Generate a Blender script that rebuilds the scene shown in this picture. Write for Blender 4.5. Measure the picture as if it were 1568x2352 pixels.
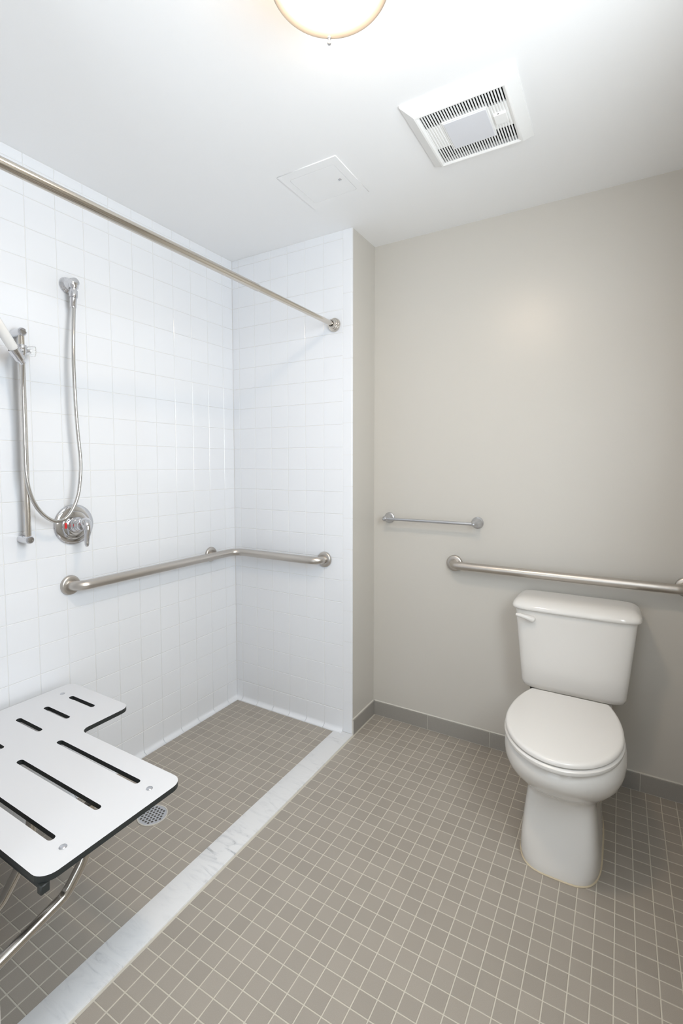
import bpy, bmesh, math, random
from mathutils import Vector, Matrix, noise

random.seed(7)
for o in list(bpy.data.objects):
    bpy.data.objects.remove(o)
SC = bpy.context.scene
COL = SC.collection

# ------------------------------------------------------------------ camera
CAM_POS = Vector((1.8617, -2.0044, 1.3330))
YAW, PITCH, ROLL = -0.5281754, -0.0545871, -0.00050407
FPX, CXP, CYP = 1097.63, 784.0, 1127.04
IW, IH = 1568, 2352
FWD = Vector((math.sin(YAW) * math.cos(PITCH), math.cos(YAW) * math.cos(PITCH), math.sin(PITCH)))
RGT = Vector((math.cos(YAW), -math.sin(YAW), 0.0))
UPV = RGT.cross(FWD)
RGT, UPV = (math.cos(ROLL) * RGT + math.sin(ROLL) * UPV), (-math.sin(ROLL) * RGT + math.cos(ROLL) * UPV)
cam_data = bpy.data.cameras.new('camera')
cam = bpy.data.objects.new('camera', cam_data)
COL.objects.link(cam)
cam.matrix_world = Matrix(((RGT.x, UPV.x, -FWD.x, CAM_POS.x), (RGT.y, UPV.y, -FWD.y, CAM_POS.y),
                           (RGT.z, UPV.z, -FWD.z, CAM_POS.z), (0, 0, 0, 1)))
cam_data.sensor_fit = 'HORIZONTAL'
cam_data.sensor_width = 36.0
cam_data.lens = FPX / IW * 36.0
cam_data.shift_x = (IW / 2 - CXP) / IW
cam_data.shift_y = -(IH / 2 - CYP) / IW
cam_data.clip_start = 0.02
SC.camera = cam

# ------------------------------------------------------------------ world, lights, exposure
world = bpy.data.worlds.new('world')
SC.world = world
world.use_nodes = True
world.node_tree.nodes['Background'].inputs['Color'].default_value = (0.80, 0.88, 1.0, 1)
world.node_tree.nodes['Background'].inputs['Strength'].default_value = 0.3

def area_light(name, loc, direction, sx, sy, power, color):
    d = bpy.data.lights.new(name, 'AREA')
    d.shape = 'RECTANGLE'; d.size = sx; d.size_y = sy; d.energy = power; d.color = color
    o = bpy.data.objects.new(name, d); COL.objects.link(o)
    o.location = loc
    o.rotation_euler = Vector(direction).to_track_quat('-Z', 'Y').to_euler()
    return o

# added fill light, set outside a made-up doorway behind the camera
FILL_POWER = 13.0
area_light('added_fill_light', (1.35, -3.20, 1.10), (0, 1, 0), 0.95, 2.05, FILL_POWER, (0.86, 0.93, 1.0))
# daylight through the frosted window in the side wall, just out of view
WIN_Y0, WIN_Y1, WIN_Z0, WIN_Z1 = -1.75, -0.90, 1.10, 2.15
WINDOW_POWER = 39.5
area_light('window_daylight', (2.27, (WIN_Y0 + WIN_Y1) / 2, (WIN_Z0 + WIN_Z1) / 2), (-1, 0, 0), WIN_Y1 - WIN_Y0, WIN_Z1 - WIN_Z0, WINDOW_POWER, (0.86, 0.935, 1.0))
LAMP_STRENGTH = 82.0
LAMP_COLOR = (1.0, 0.80, 0.60)

vs = SC.view_settings
vs.view_transform = 'Standard'
vs.look = 'None'
vs.exposure = 0.03
vs.gamma = 1.0
vs.use_curve_mapping = False
try:
    SC.cycles.max_bounces = 14
    SC.cycles.diffuse_bounces = 8
    SC.cycles.glossy_bounces = 6
    SC.cycles.transmission_bounces = 8
    SC.cycles.sample_clamp_indirect = 6.0
    SC.cycles.caustics_reflective = False
    SC.cycles.caustics_refractive = False
    SC.cycles.use_denoising = True
except Exception:
    pass

# ------------------------------------------------------------------ dimensions (metres)
H = 2.438            # ceiling
XR = 2.17            # right wall
XO = 0.752           # width of the shower alcove
D = 0.2386           # depth of the return, beige wall plane
YN = -3.0            # near wall
YS = -1.545          # seat wall of the shower
TP = 0.109           # wall tile pitch

# ------------------------------------------------------------------ materials
def mat(name, color, rough=0.5, metal=0.0, spec=0.5):
    m = bpy.data.materials.new(name); m.use_nodes = True
    b = m.node_tree.nodes['Principled BSDF']
    b.inputs['Base Color'].default_value = (*color, 1)
    b.inputs['Roughness'].default_value = rough
    b.inputs['Metallic'].default_value = metal
    b.inputs['Specular IOR Level'].default_value = spec
    return m

def nodes(m):
    return m.node_tree.nodes, m.node_tree.links, m.node_tree.nodes['Principled BSDF']

def add_bump(m, scale, strength, distance, detail=2.0, coords='Object'):
    n, l, b = nodes(m)
    tc = n.new('ShaderNodeTexCoord'); nz = n.new('ShaderNodeTexNoise'); bp = n.new('ShaderNodeBump')
    nz.inputs['Scale'].default_value = scale; nz.inputs['Detail'].default_value = detail
    bp.inputs['Strength'].default_value = strength; bp.inputs['Distance'].default_value = distance
    l.new(tc.outputs[coords], nz.inputs['Vector'])
    l.new(nz.outputs['Fac'], bp.inputs['Height']); l.new(bp.outputs['Normal'], b.inputs['Normal'])

def vary(m, color, amount_random, speck_scale, speck_amount, island=False):
    """colour varied from piece to piece and by fine speckle"""
    n, l, b = nodes(m)
    if island:
        g = n.new('ShaderNodeNewGeometry'); src = g.outputs['Random Per Island']
    else:
        g = n.new('ShaderNodeObjectInfo'); src = g.outputs['Random']
    tc = n.new('ShaderNodeTexCoord'); nz = n.new('ShaderNodeTexNoise')
    nz.inputs['Scale'].default_value = speck_scale; nz.inputs['Detail'].default_value = 3.0
    g2 = n.new('ShaderNodeNewGeometry')
    l.new(g2.outputs['Position'], nz.inputs['Vector'])
    m1 = n.new('ShaderNodeMapRange'); m1.inputs['To Min'].default_value = 1 - amount_random; m1.inputs['To Max'].default_value = 1 + amount_random
    m2 = n.new('ShaderNodeMapRange'); m2.inputs['From Min'].default_value = 0.3; m2.inputs['From Max'].default_value = 0.7
    m2.inputs['To Min'].default_value = 1 - speck_amount; m2.inputs['To Max'].default_value = 1 + speck_amount
    mu = n.new('ShaderNodeMath'); mu.operation = 'MULTIPLY'
    vm = n.new('ShaderNodeVectorMath'); vm.operation = 'SCALE'
    vm.inputs[0].default_value = color
    l.new(src, m1.inputs['Value']); l.new(nz.outputs['Fac'], m2.inputs['Value'])
    l.new(m1.outputs['Result'], mu.inputs[0]); l.new(m2.outputs['Result'], mu.inputs[1])
    l.new(mu.outputs[0], vm.inputs['Scale']); l.new(vm.outputs['Vector'], b.inputs['Base Color'])

WHITE_TILE = (0.765, 0.78, 0.805)
M_TILE = mat('white_glazed_tile', WHITE_TILE, 0.10)
add_bump(M_TILE, 9.0, 0.05, 0.002, 1.0)
M_WGROUT = mat('pale_wall_grout', (0.715, 0.71, 0.69), 0.8)
M_BEIGE = mat('beige_eggshell_paint', (0.560, 0.537, 0.494), 0.33)
add_bump(M_BEIGE, 260.0, 0.08, 0.001, 3.0)
M_CEIL = mat('white_ceiling_paint', (0.845, 0.845, 0.845), 0.85)
add_bump(M_CEIL, 200.0, 0.06, 0.001, 3.0)
FT = (0.345, 0.312, 0.270)
M_FTILE = mat('taupe_mosaic_tile', FT, 0.42); vary(M_FTILE, FT, 0.05, 900.0, 0.10)
M_FTILE_FIELD = mat('taupe_mosaic_field', FT, 0.42); vary(M_FTILE_FIELD, FT, 0.05, 900.0, 0.10, True)
M_FGROUT = mat('cream_floor_grout', (0.58, 0.545, 0.47), 0.85)
BT = (0.305, 0.29, 0.265)
M_BASE = mat('grey_base_tile', BT, 0.42); vary(M_BASE, BT, 0.04, 700.0, 0.06)
M_CAULK = mat('pale_caulk', (0.62, 0.60, 0.55), 0.6)
M_YCAULK = mat('yellowed_caulk', (0.60, 0.52, 0.38), 0.6)
M_PORC = mat('white_porcelain', (0.72, 0.705, 0.68), 0.09)
M_SEATP = mat('white_plastic', (0.715, 0.70, 0.675), 0.24)
M_PLASTIC = mat('white_vent_plastic', (0.86, 0.86, 0.85), 0.35)
M_LENS = mat('frosted_lens', (0.70, 0.71, 0.75), 0.3)
M_DARK = mat('dark_void', (0.012, 0.012, 0.012), 0.7)
M_BLACK = mat('black_core', (0.018, 0.022, 0.022), 0.5)
M_LAM = mat('white_laminate', (0.665, 0.67, 0.685), 0.34)
M_CHROME = mat('chrome', (0.66, 0.66, 0.675), 0.07, 1.0)
M_BRUSH = mat('brushed_stainless', (0.56, 0.525, 0.485), 0.36, 1.0)
add_bump(M_BRUSH, 400.0, 0.03, 0.0005, 2.0)
M_NICKEL = mat('polished_nickel', (0.62, 0.575, 0.515), 0.15, 1.0)
M_HOSE = mat('hose_metal', (0.60, 0.585, 0.56), 0.16, 1.0)
M_SATIN = mat('satin_nickel', (0.62, 0.63, 0.66), 0.28, 1.0)
M_STEEL = mat('stainless_tube', (0.52, 0.49, 0.445), 0.18, 1.0)
M_RING = mat('satin_bronze_trim', (0.30, 0.265, 0.225), 0.40, 0.4)
M_RED = mat('red_mark', (0.75, 0.03, 0.03), 0.35)
M_BLUE = mat('blue_mark', (0.03, 0.22, 0.62), 0.35)
M_SHADE_DISC = mat('shade_disc', (0.09, 0.085, 0.075), 0.5)
M_DOORWALL = mat('beige_wall_plain', (0.560, 0.537, 0.494), 0.5)

M_ACRYL = mat('clear_acrylic', (0.97, 0.98, 0.98), 0.04)
M_ACRYL.node_tree.nodes['Principled BSDF'].inputs['Transmission Weight'].default_value = 1.0
M_ACRYL.node_tree.nodes['Principled BSDF'].inputs['IOR'].default_value = 1.35

# lit lamp glass
M_GLASS = mat('lit_opal_glass', (0.9, 0.88, 0.84), 0.3)
_b = M_GLASS.node_tree.nodes['Principled BSDF']
_b.inputs['Emission Color'].default_value = (*LAMP_COLOR, 1)
_b.inputs['Emission Strength'].default_value = LAMP_STRENGTH

# veined marble
M_MARBLE = mat('white_veined_marble', (0.7, 0.7, 0.7), 0.22)
def _marble():
    n, l, b = nodes(M_MARBLE)
    g = n.new('ShaderNodeNewGeometry')
    mp = n.new('ShaderNodeMapping'); mp.inputs['Rotation'].default_value = (0, 0, 0.9); mp.inputs['Scale'].default_value = (1.0, 3.2, 1.0)
    l.new(g.outputs['Position'], mp.inputs['Vector'])
    a = n.new('ShaderNodeTexNoise'); a.inputs['Scale'].default_value = 9.0; a.inputs['Detail'].default_value = 8.0
    a.inputs['Roughness'].default_value = 0.62; a.inputs['Distortion'].default_value = 1.4
    l.new(mp.outputs['Vector'], a.inputs['Vector'])
    r = n.new('ShaderNodeValToRGB')
    r.color_ramp.elements[0].position = 0.30; r.color_ramp.elements[0].color = (0.36, 0.37, 0.385, 1)
    r.color_ramp.elements[1].position = 0.52; r.color_ramp.elements[1].color = (0.74, 0.745, 0.75, 1)
    e = r.color_ramp.elements.new(0.40); e.color = (0.63, 0.64, 0.655, 1)
    l.new(a.outputs['Fac'], r.inputs['Fac'])
    c = n.new('ShaderNodeTexNoise'); c.inputs['Scale'].default_value = 3.0; c.inputs['Detail'].default_value = 4.0
    l.new(g.outputs['Position'], c.inputs['Vector'])
    mx = n.new('ShaderNodeMix'); mx.data_type = 'RGBA'
    mr = n.new('ShaderNodeMapRange'); mr.inputs['From Min'].default_value = 0.42; mr.inputs['From Max'].default_value = 0.62
    l.new(c.outputs['Fac'], mr.inputs['Value']); l.new(mr.outputs['Result'], mx.inputs['Factor'])
    mx.inputs['A'].default_value = (0.735, 0.74, 0.745, 1)
    l.new(r.outputs['Color'], mx.inputs['B']); l.new(mx.outputs['Result'], b.inputs['Base Color'])
_marble()

# ------------------------------------------------------------------ object helpers
def link(name, mesh, parent=None):
    o = bpy.data.objects.new(name, mesh); COL.objects.link(o)
    if parent is not None:
        o.parent = parent
    return o

def finish(name, bm, m, parent=None, smooth=True, angle=40.0, loc=None):
    me = bpy.data.meshes.new(name)
    bmesh.ops.recalc_face_normals(bm, faces=bm.faces)
    if smooth:
        lim = math.radians(angle)
        for e in bm.edges:
            if len(e.link_faces) == 2:
                e.smooth = e.calc_face_angle(0.0) < lim
        for f in bm.faces:
            f.smooth = True
    bm.to_mesh(me); bm.free()
    for mm in (m if isinstance(m, (list, tuple)) else [m]):
        me.materials.append(mm)
    o = link(name, me, parent)
    if loc is not None:
        o.location = loc
    return o

def thing(name, label, cat, loc=(0, 0, 0), group=None):
    o = bpy.data.objects.new(name, None); COL.objects.link(o)
    o.empty_display_size = 0.05
    o.location = loc; o['label'] = label; o['category'] = cat
    if group: o['group'] = group
    return o

def tag(o, label, cat):
    o['label'] = label; o['category'] = cat
    return o

def struct(o, label=None):
    o['kind'] = 'structure'
    if label: o['label'] = label
    return o

def box(bm, x0, x1, y0, y1, z0, z1, mi=0):
    v = [bm.verts.new((x, y, z)) for x in (x0, x1) for y in (y0, y1) for z in (z0, z1)]
    fs = [(0, 1, 3, 2), (4, 6, 7, 5), (0, 4, 5, 1), (2, 3, 7, 6), (0, 2, 6, 4), (1, 5, 7, 3)]
    out = [bm.faces.new([v[i] for i in f]) for f in fs]
    for f in out: f.material_index = mi
    return out

def bevel_box(bm, x0, x1, y0, y1, z0, z1, w, seg=2):
    t = bmesh.new(); box(t, x0, x1, y0, y1, z0, z1)
    bmesh.ops.recalc_face_normals(t, faces=t.faces)
    bmesh.ops.bevel(t, geom=t.edges[:] , offset=w, segments=seg, affect='EDGES', profile=0.5)
    merge(bm, t)

def merge(bm, t, M=None):
    mp = {}
    for v in t.verts:
        mp[v] = bm.verts.new(M @ v.co if M else v.co)
    for f in t.faces:
        try:
            nf = bm.faces.new([mp[v] for v in f.verts]); nf.material_index = f.material_index
        except ValueError:
            pass
    t.free()

def frame_for(axis):
    a = Vector(axis).normalized()
    u = a.orthogonal().normalized(); w = a.cross(u)
    return a, u, w

def lathe(bm, prof, origin, axis, seg=32, mi=0):
    """prof: list of (radius, distance along the axis)"""
    o = Vector(origin); a, u, w = frame_for(axis)
    rings = []
    for r, h in prof:
        if r < 1e-6:
            rings.append([bm.verts.new(o + a * h)])
        else:
            rings.append([bm.verts.new(o + a * h + (u * math.cos(t) + w * math.sin(t)) * r) for t in (2 * math.pi * k / seg for k in range(seg))])
    for A, B in zip(rings, rings[1:]):
        for k in range(seg):
            k2 = (k + 1) % seg
            if len(A) == 1 and len(B) == 1: continue
            if len(A) == 1: f = bm.faces.new((A[0], B[k], B[k2]))
            elif len(B) == 1: f = bm.faces.new((A[k], A[k2], B[0]))
            else: f = bm.faces.new((A[k], A[k2], B[k2], B[k]))
            f.material_index = mi
    for R in (rings[0], rings[-1]):
        if len(R) > 1:
            f = bm.faces.new(R); f.material_index = mi

def fillet(pts, rad, seg=8):
    pts = [Vector(p) for p in pts]
    out = [pts[0]]
    for i in range(1, len(pts) - 1):
        p, a, b = pts[i], pts[i - 1], pts[i + 1]
        r = rad[i - 1] if isinstance(rad, (list, tuple)) else rad
        d1 = (a - p).normalized(); d2 = (b - p).normalized()
        ang = d1.angle(d2); t = r / math.tan(ang / 2)
        s = p + d1 * t; e = p + d2 * t
        c = p + (d1 + d2).normalized() * (r / math.sin(ang / 2))
        va, vb = s - c, e - c; tot = va.angle(vb)
        for k in range(seg + 1):
            out.append(c + (va * math.sin(tot * (1 - k / seg)) + vb * math.sin(tot * k / seg)) / math.sin(tot))
    out.append(pts[-1])
    return out

def tube(bm, pts, rad, seg=20, cap=True):
    pts = [Vector(p) for p in pts]; n = len(pts)
    tang = [(pts[min(i + 1, n - 1)] - pts[max(i - 1, 0)]).normalized() for i in range(n)]
    u = tang[0].orthogonal().normalized(); rings = []
    for i in range(n):
        u = (u - tang[i] * u.dot(tang[i])).normalized(); w = tang[i].cross(u)
        r = rad[i] if isinstance(rad, (list, tuple)) else rad
        rings.append([bm.verts.new(pts[i] + (u * math.cos(2 * math.pi * k / seg) + w * math.sin(2 * math.pi * k / seg)) * r) for k in range(seg)])
    for A, B in zip(rings, rings[1:]):
        for k in range(seg):
            bm.faces.new((A[k], A[(k + 1) % seg], B[(k + 1) % seg], B[k]))
    if cap:
        bm.faces.new(rings[0]); bm.faces.new(rings[-1])

def smooth_path(pts, step):
    """Catmull-Rom through pts, resampled at an even step"""
    P = [Vector(p) for p in pts]; P = [2 * P[0] - P[1]] + P + [2 * P[-1] - P[-2]]
    dense = []
    for i in range(1, len(P) - 2):
        for k in range(30):
            t = k / 30
            dense.append(0.5 * ((2 * P[i]) + (P[i + 1] - P[i - 1]) * t + (2 * P[i - 1] - 5 * P[i] + 4 * P[i + 1] - P[i + 2]) * t * t
                                + (3 * P[i] - P[i - 1] - 3 * P[i + 1] + P[i + 2]) * t ** 3))
    dense.append(P[-2])
    out = [dense[0]]; acc = 0.0
    for a, b in zip(dense, dense[1:]):
        L = (b - a).length
        while acc + L >= step:
            a = a + (b - a) * ((step - acc) / L); out.append(a.copy()); L = (b - a).length; acc = 0.0
        acc += L
    return out

def loft(bm, rings, cap=True):
    R = [[bm.verts.new(p) for p in r] for r in rings]
    n = len(R[0])
    for A, B in zip(R, R[1:]):
        for k in range(n):
            bm.faces.new((A[k], A[(k + 1) % n], B[(k + 1) % n], B[k]))
    if cap:
        bm.faces.new(R[0]); bm.faces.new(R[-1])

def super_ring(cx, hw, ymid, yf, yb, z, nf, nb, N=64):
    out = []
    for k in range(N):
        t = 2 * math.pi * k / N
        c, s = math.cos(t), math.sin(t)
        n = nb if s >= 0 else nf
        x = math.copysign(abs(c) ** (2 / n), c) * hw
        y = abs(s) ** (2 / n) * ((yb - ymid) if s >= 0 else (yf - ymid))
        out.append(Vector((cx + x, ymid + y, z)))
    return out

def project(p):
    v = Vector(p) - CAM_POS; z = v.dot(FWD)
    if z < 0.05: return None
    return (CXP + FPX * v.dot(RGT) / z, CYP - FPX * v.dot(UPV) / z)

def seen_area(corners):
    q = [project(c) for c in corners]
    if any(p is None for p in q): return 0.0
    if not any(-5 < p[0] < IW + 5 and -5 < p[1] < IH + 5 for p in q): return 0.0
    return abs(sum(q[i][0] * q[(i + 1) % 4][1] - q[(i + 1) % 4][0] * q[i][1] for i in range(4))) / 2

# ------------------------------------------------------------------ tiles
TILE_MESHES = {}
def tile_data(w, h, t, c):
    """pillow-edged tile, centred, face at local z = 0"""
    x, y = w / 2, h / 2
    v = [(-x + c, -y + c, 0), (x - c, -y + c, 0), (x - c, y - c, 0), (-x + c, y - c, 0),
         (-x, -y, -c * 0.7), (x, -y, -c * 0.7), (x, y, -c * 0.7), (-x, y, -c * 0.7),
         (-x, -y, -t), (x, -y, -t), (x, y, -t), (-x, y, -t)]
    f = [(0, 1, 2, 3)]
    for a, b in ((0, 4), (4, 8)):
        for k in range(4):
            f.append((b + k, b + (k + 1) % 4, a + (k + 1) % 4, a + k))
    return v, f

def tile_mesh(w, h, t, c, m):
    key = (round(w, 4), round(h, 4), t, c, m.name)
    if key not in TILE_MESHES:
        v, f = tile_data(w, h, t, c)
        me = bpy.data.meshes.new('tile'); me.from_pydata(v, [], f); me.materials.append(m)
        for p in me.polygons: p.use_smooth = False
        TILE_MESHES[key] = me
    return TILE_MESHES[key]

R_FLOOR = Matrix.Identity(3)
R_LEFT = Matrix(((0, 0, 1), (1, 0, 0), (0, 1, 0)))      # local x -> +y, y -> +z, normal +x
R_END = Matrix(((1, 0, 0), (0, 0, -1), (0, 1, 0)))      # local x -> +x, y -> +z, normal -y
R_RET = Matrix(((0, 0, 1), (1, 0, 0), (0, 1, 0)))

def lay_tiles(parent, cells, rot, t, c, m, m_field, limit, tilt, name='tile'):
    """cells: (centre, w, h) with the tile's face at the centre. The `limit` largest in the picture are parts, the rest one part."""
    scored = []
    for ctr, w, h in cells:
        ctr = Vector(ctr)
        ex, ey = rot @ Vector((w / 2, 0, 0)), rot @ Vector((0, h / 2, 0))
        a = seen_area([ctr - ex - ey, ctr + ex - ey, ctr + ex + ey, ctr - ex + ey])
        scored.append((a, ctr, w, h))
    scored.sort(key=lambda s: -s[0])
    rest_v, rest_f = [], []
    for i, (a, ctr, w, h) in enumerate(scored):
        tx, ty = random.gauss(0, tilt), random.gauss(0, tilt)
        R = rot @ Matrix.Rotation(tx, 3, 'X') @ Matrix.Rotation(ty, 3, 'Y')
        if i < limit and a > 0:
            o = bpy.data.objects.new(name, tile_mesh(w, h, t, c, m)); COL.objects.link(o)
            o.parent = parent
            M = R.to_4x4(); M.translation = ctr
            o.matrix_local = M
        else:
            v, f = tile_data(w, h, t, c); b = len(rest_v)
            rest_v += [tuple(R @ Vector(p) + ctr) for p in v]
            rest_f += [tuple(b + k for k in q) for q in f]
    if rest_v:
        me = bpy.data.meshes.new(name + '_field'); me.from_pydata(rest_v, [], rest_f); me.materials.append(m_field)
        o = link(name + '_field', me, parent); o['kind'] = 'stuff'

# ------------------------------------------------------------------ room shell
GR = 0.0014     # grout sits this far behind the tile faces
def slab(name, x0, x1, y0, y1, z0, z1, m, label):
    bm = bmesh.new(); box(bm, x0, x1, y0, y1, z0, z1)
    return struct(finish(name, bm, m, smooth=False), label)

FX0, FX1, FY0, FY1 = 1.2840, 1.5400, -0.5360, -0.2770      # hole for the exhaust fan
bm = bmesh.new()
for x0, x1, y0, y1 in ((-0.12, FX0, YN - 0.12, D + 0.12), (FX1, XR + 0.12, YN - 0.12, D + 0.12), (FX0, FX1, YN - 0.12, FY0), (FX0, FX1, FY1, D + 0.12)):
    box(bm, x0, x1, y0, y1, H, H + 0.12)
ceiling = struct(finish('ceiling', bm, M_CEIL, smooth=False), 'smooth white painted ceiling')
floor = slab('floor', 0.7565, XR + 0.12, YN - 0.9, D + 0.12, -0.10, -0.0010, M_FGROUT, 'dry floor of small taupe mosaic tiles')
shower_floor = slab('shower_floor', -0.12, 0.6565, YS - 0.05, 0.12, -0.10, -0.0010, M_FGROUT, 'shower floor of small taupe mosaic tiles')
wall_left = slab('wall_left', -0.12, -GR, YS - 0.1, 0.12, -0.10, H, M_WGROUT, 'shower long wall of white square tiles')
wall_back = slab('wall_back', XO - 0.002, XR + 0.12, D, D + 0.12, -0.10, H, M_BEIGE, 'beige painted wall behind the toilet')
bm = bmesh.new()
for y0, y1, z0, z1 in ((YN - 0.12, WIN_Y0, -0.1, H), (WIN_Y1, D, -0.1, H), (WIN_Y0, WIN_Y1, -0.1, WIN_Z0), (WIN_Y0, WIN_Y1, WIN_Z1, H)):
    box(bm, XR, XR + 0.12, y0, y1, z0, z1)
wall_right = struct(finish('wall_right', bm, M_BEIGE, smooth=False), 'beige painted side wall with the window')
win = bmesh.new()
for y0, y1, z0, z1 in ((WIN_Y0, WIN_Y0 + 0.04, WIN_Z0, WIN_Z1), (WIN_Y1 - 0.04, WIN_Y1, WIN_Z0, WIN_Z1), (WIN_Y0 + 0.04, WIN_Y1 - 0.04, WIN_Z0, WIN_Z0 + 0.04),
                       (WIN_Y0 + 0.04, WIN_Y1 - 0.04, WIN_Z1 - 0.04, WIN_Z1)):
    box(win, XR + 0.02, XR + 0.07, y0, y1, z0, z1)
struct(finish('window_1', win, M_PLASTIC, smooth=False), 'white window frame in the side wall')

# short wall at the end of the shower: tiled on its front, painted on its side
bm = bmesh.new(); fs = box(bm, -GR, XO - 0.0012, GR, D + 0.12, -0.10, H)
for f in fs:
    f.material_index = 1 if f.calc_center_median().x > XO - 0.01 else 0
wall_alcove = struct(finish('wall_alcove', bm, [M_WGROUT, M_BEIGE], smooth=False), 'shower end wall of white square tiles with painted side')

# the wall that carries the shower seat, and the solid block behind it
bm = bmesh.new(); fs = box(bm, -GR, XO, YN, YS, -0.10, H)
for f in fs:
    f.material_index = 0 if f.calc_center_median().y > YS - 0.01 else 1
wall_near = struct(finish('wall_seat', bm, [M_LAM, M_BEIGE], smooth=False), 'wall that carries the shower seat')

# unseen near wall; its doorway is added to let the fill light in
bm = bmesh.new()
box(bm, XO, 0.88, YN - 0.12, YN, -0.1, H); box(bm, 1.82, XR, YN - 0.12, YN, -0.1, H); box(bm, 0.88, 1.82, YN - 0.12, YN, 2.08, H)
struct(finish('wall_near', bm, M_DOORWALL, smooth=False), 'beige wall with an added doorway for the fill light')

# left wall tiles
OL = 0.0763
jz = [0.0] + [0.0008 + j * TP for j in range(1, 23)] + [H]
ycuts = [0.0] + [-(OL + k * TP) for k in range(0, 14)] + [YS]
J = 0.0019      # joint width, wall
cells = []
for a, b in zip(ycuts, ycuts[1:]):
    for r in range(1, len(jz) - 1):
        z0, z1 = jz[r], jz[r + 1]
        if a - b < 0.01: continue
        cells.append(((0.0, (a + b) / 2, (z0 + z1) / 2), (a - b) - J, (z1 - z0) - J))
lay_tiles(wall_left, cells, R_LEFT, 0.005, 0.0011, M_TILE, M_TILE, 300, 0.0022)

# end wall tiles
XB = 0.6998
xcuts = [0.0] + [XB - k * TP for k in range(6, -1, -1)]
cells = []
for a, b in zip(xcuts, xcuts[1:]):
    for r in range(1, len(jz) - 1):
        z0, z1 = jz[r], jz[r + 1]
        cells.append((((a + b) / 2, 0.0, (z0 + z1) / 2), (b - a) - J, (z1 - z0) - J))
lay_tiles(wall_alcove, cells, R_END, 0.005, 0.0011, M_TILE, M_TILE, 300, 0.0022)

# cove tiles along the floor: flat above, flaring out at the foot
def cove_profile(ht):
    pts = [(ht / 1.0, -0.0008), (ht - 0.0011, 0.0)]
    pts.append((0.024, 0.0))
    for k in range(1, 7):
        t = k / 6 * math.pi / 2
        pts.append((0.024 - 0.019 * math.sin(t), 0.019 * (1 - math.cos(t))))
    pts.append((0.0025, 0.020)); pts.append((0.0, 0.020))
    return pts     # (z, out)

def cove_tile(parent, a, b, rot, origin):
    key = ('cove', round(b - a, 4), round(jz[1], 4))
    if key not in TILE_MESHES:
        w = (b - a - J) / 2; prof = cove_profile(jz[1] - J)
        prof = prof + [(0.0, -0.005), (prof[0][0], -0.005)]
        v = []; n = len(prof)
        for s in (-w, w):
            v += [(s, z, q) for z, q in prof]
        f = [(k, (k + 1) % n, n + (k + 1) % n, n + k) for k in range(n)]
        f += [tuple(range(n - 1, -1, -1)), tuple(range(n, 2 * n))]
        me = bpy.data.meshes.new('cove_tile'); me.from_pydata(v, [], f); me.materials.append(M_TILE)
        for p in me.polygons: p.use_smooth = False
        me.validate(); TILE_MESHES[key] = me
    o = bpy.data.objects.new('cove_tile', TILE_MESHES[key]); COL.objects.link(o); o.parent = parent
    M = rot.to_4x4(); M.translation = Vector(origin); o.matrix_local = M

for a, b in zip(ycuts, ycuts[1:]):
    if a - b > 0.01: cove_tile(wall_left, b, a, R_LEFT, (0, (a + b) / 2, 0))
for a, b in zip(xcuts, xcuts[1:]):
    cove_tile(wall_alcove, a, b, R_END, ((a + b) / 2, 0, 0))

# bullnose trim tiles down the outer edge
def bullnose(parent, z0, z1):
    key = ('bull', round(z1 - z0, 4))
    if key not in TILE_MESHES:
        h = (z1 - z0 - J) / 2; w0, w1 = XB + J / 2, XO
        rr = 0.006
        prof = [(w0, 0.0065), (w0, 0.0006), (w0 + 0.0008, 0.0)]
        for k in range(7):
            t = k / 6 * math.pi / 2
            prof.append((w1 - rr + rr * math.sin(t), rr - rr * math.cos(t)))
        prof.append((w1, 0.0065))
        v = []; n = len(prof)
        for z in (-h, h): v += [(x, y, z) for x, y in prof]
        f = [(k, (k + 1) % n, n + (k + 1) % n, n + k) for k in range(n)] + [tuple(range(n - 1, -1, -1)), tuple(range(n, 2 * n))]
        me = bpy.data.meshes.new('bullnose_tile'); me.from_pydata(v, [], f); me.materials.append(M_TILE)
        TILE_MESHES[key] = me
    o = bpy.data.objects.new('bullnose_tile', TILE_MESHES[key]); COL.objects.link(o); o.parent = parent
    o.location = (0, 0, (z0 + z1) / 2)
bz = [0.004] + [0.1575 + 0.1527 * k for k in range(15)] + [H]
for a, b in zip(bz, bz[1:]):
    if b - a > 0.02: bullnose(wall_alcove, a, b)

# floor tiles (2 inch mosaic)
FP, FPY, FJ = 0.0508, 0.0511, 0.0031
DRAIN = Vector((0.3595, -0.8569, 0)); DR = 0.0548
rows = [-1.0420 + FPY * k for k in range(-39, 26)]
cells = []
xs = [0.8657 + FP * k for k in range(-2, 27)]
for i, (a, b) in enumerate(zip(xs, xs[1:])):
    a = max(a, 0.7575); b2 = min(b, XR)
    for c0, c1 in zip(rows, rows[1:]):
        c1m = min(c1, D)
        if c1m - c0 < 0.012 or b2 - a < 0.012: continue
        cells.append((((a + b2) / 2, (c0 + c1m) / 2, 0.0), b2 - a - FJ, c1m - c0 - FJ))
lay_tiles(floor, cells, R_FLOOR, 0.004, 0.0009, M_FTILE, M_FTILE_FIELD, 300, 0.0018)
cells = []
FPX2 = 0.0505
xs = [0.5615 + FPX2 * k for k in range(-11, 3)]
for a, b in zip(xs, xs[1:]):
    a = max(a, 0.012); b = min(b, 0.6555)
    for c0, c1 in zip(rows, rows[1:]):
        if c1 < YS + 0.02 or c0 > -0.02: continue
        c0m = max(c0, YS); c1m = min(c1, -0.012)
        if c1m - c0m < 0.01 or b - a < 0.008: continue
        ctr = Vector(((a + b) / 2, (c0m + c1m) / 2, 0.0))
        cells.append((ctr, b - a - FJ, c1m - c0m - FJ))
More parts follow.
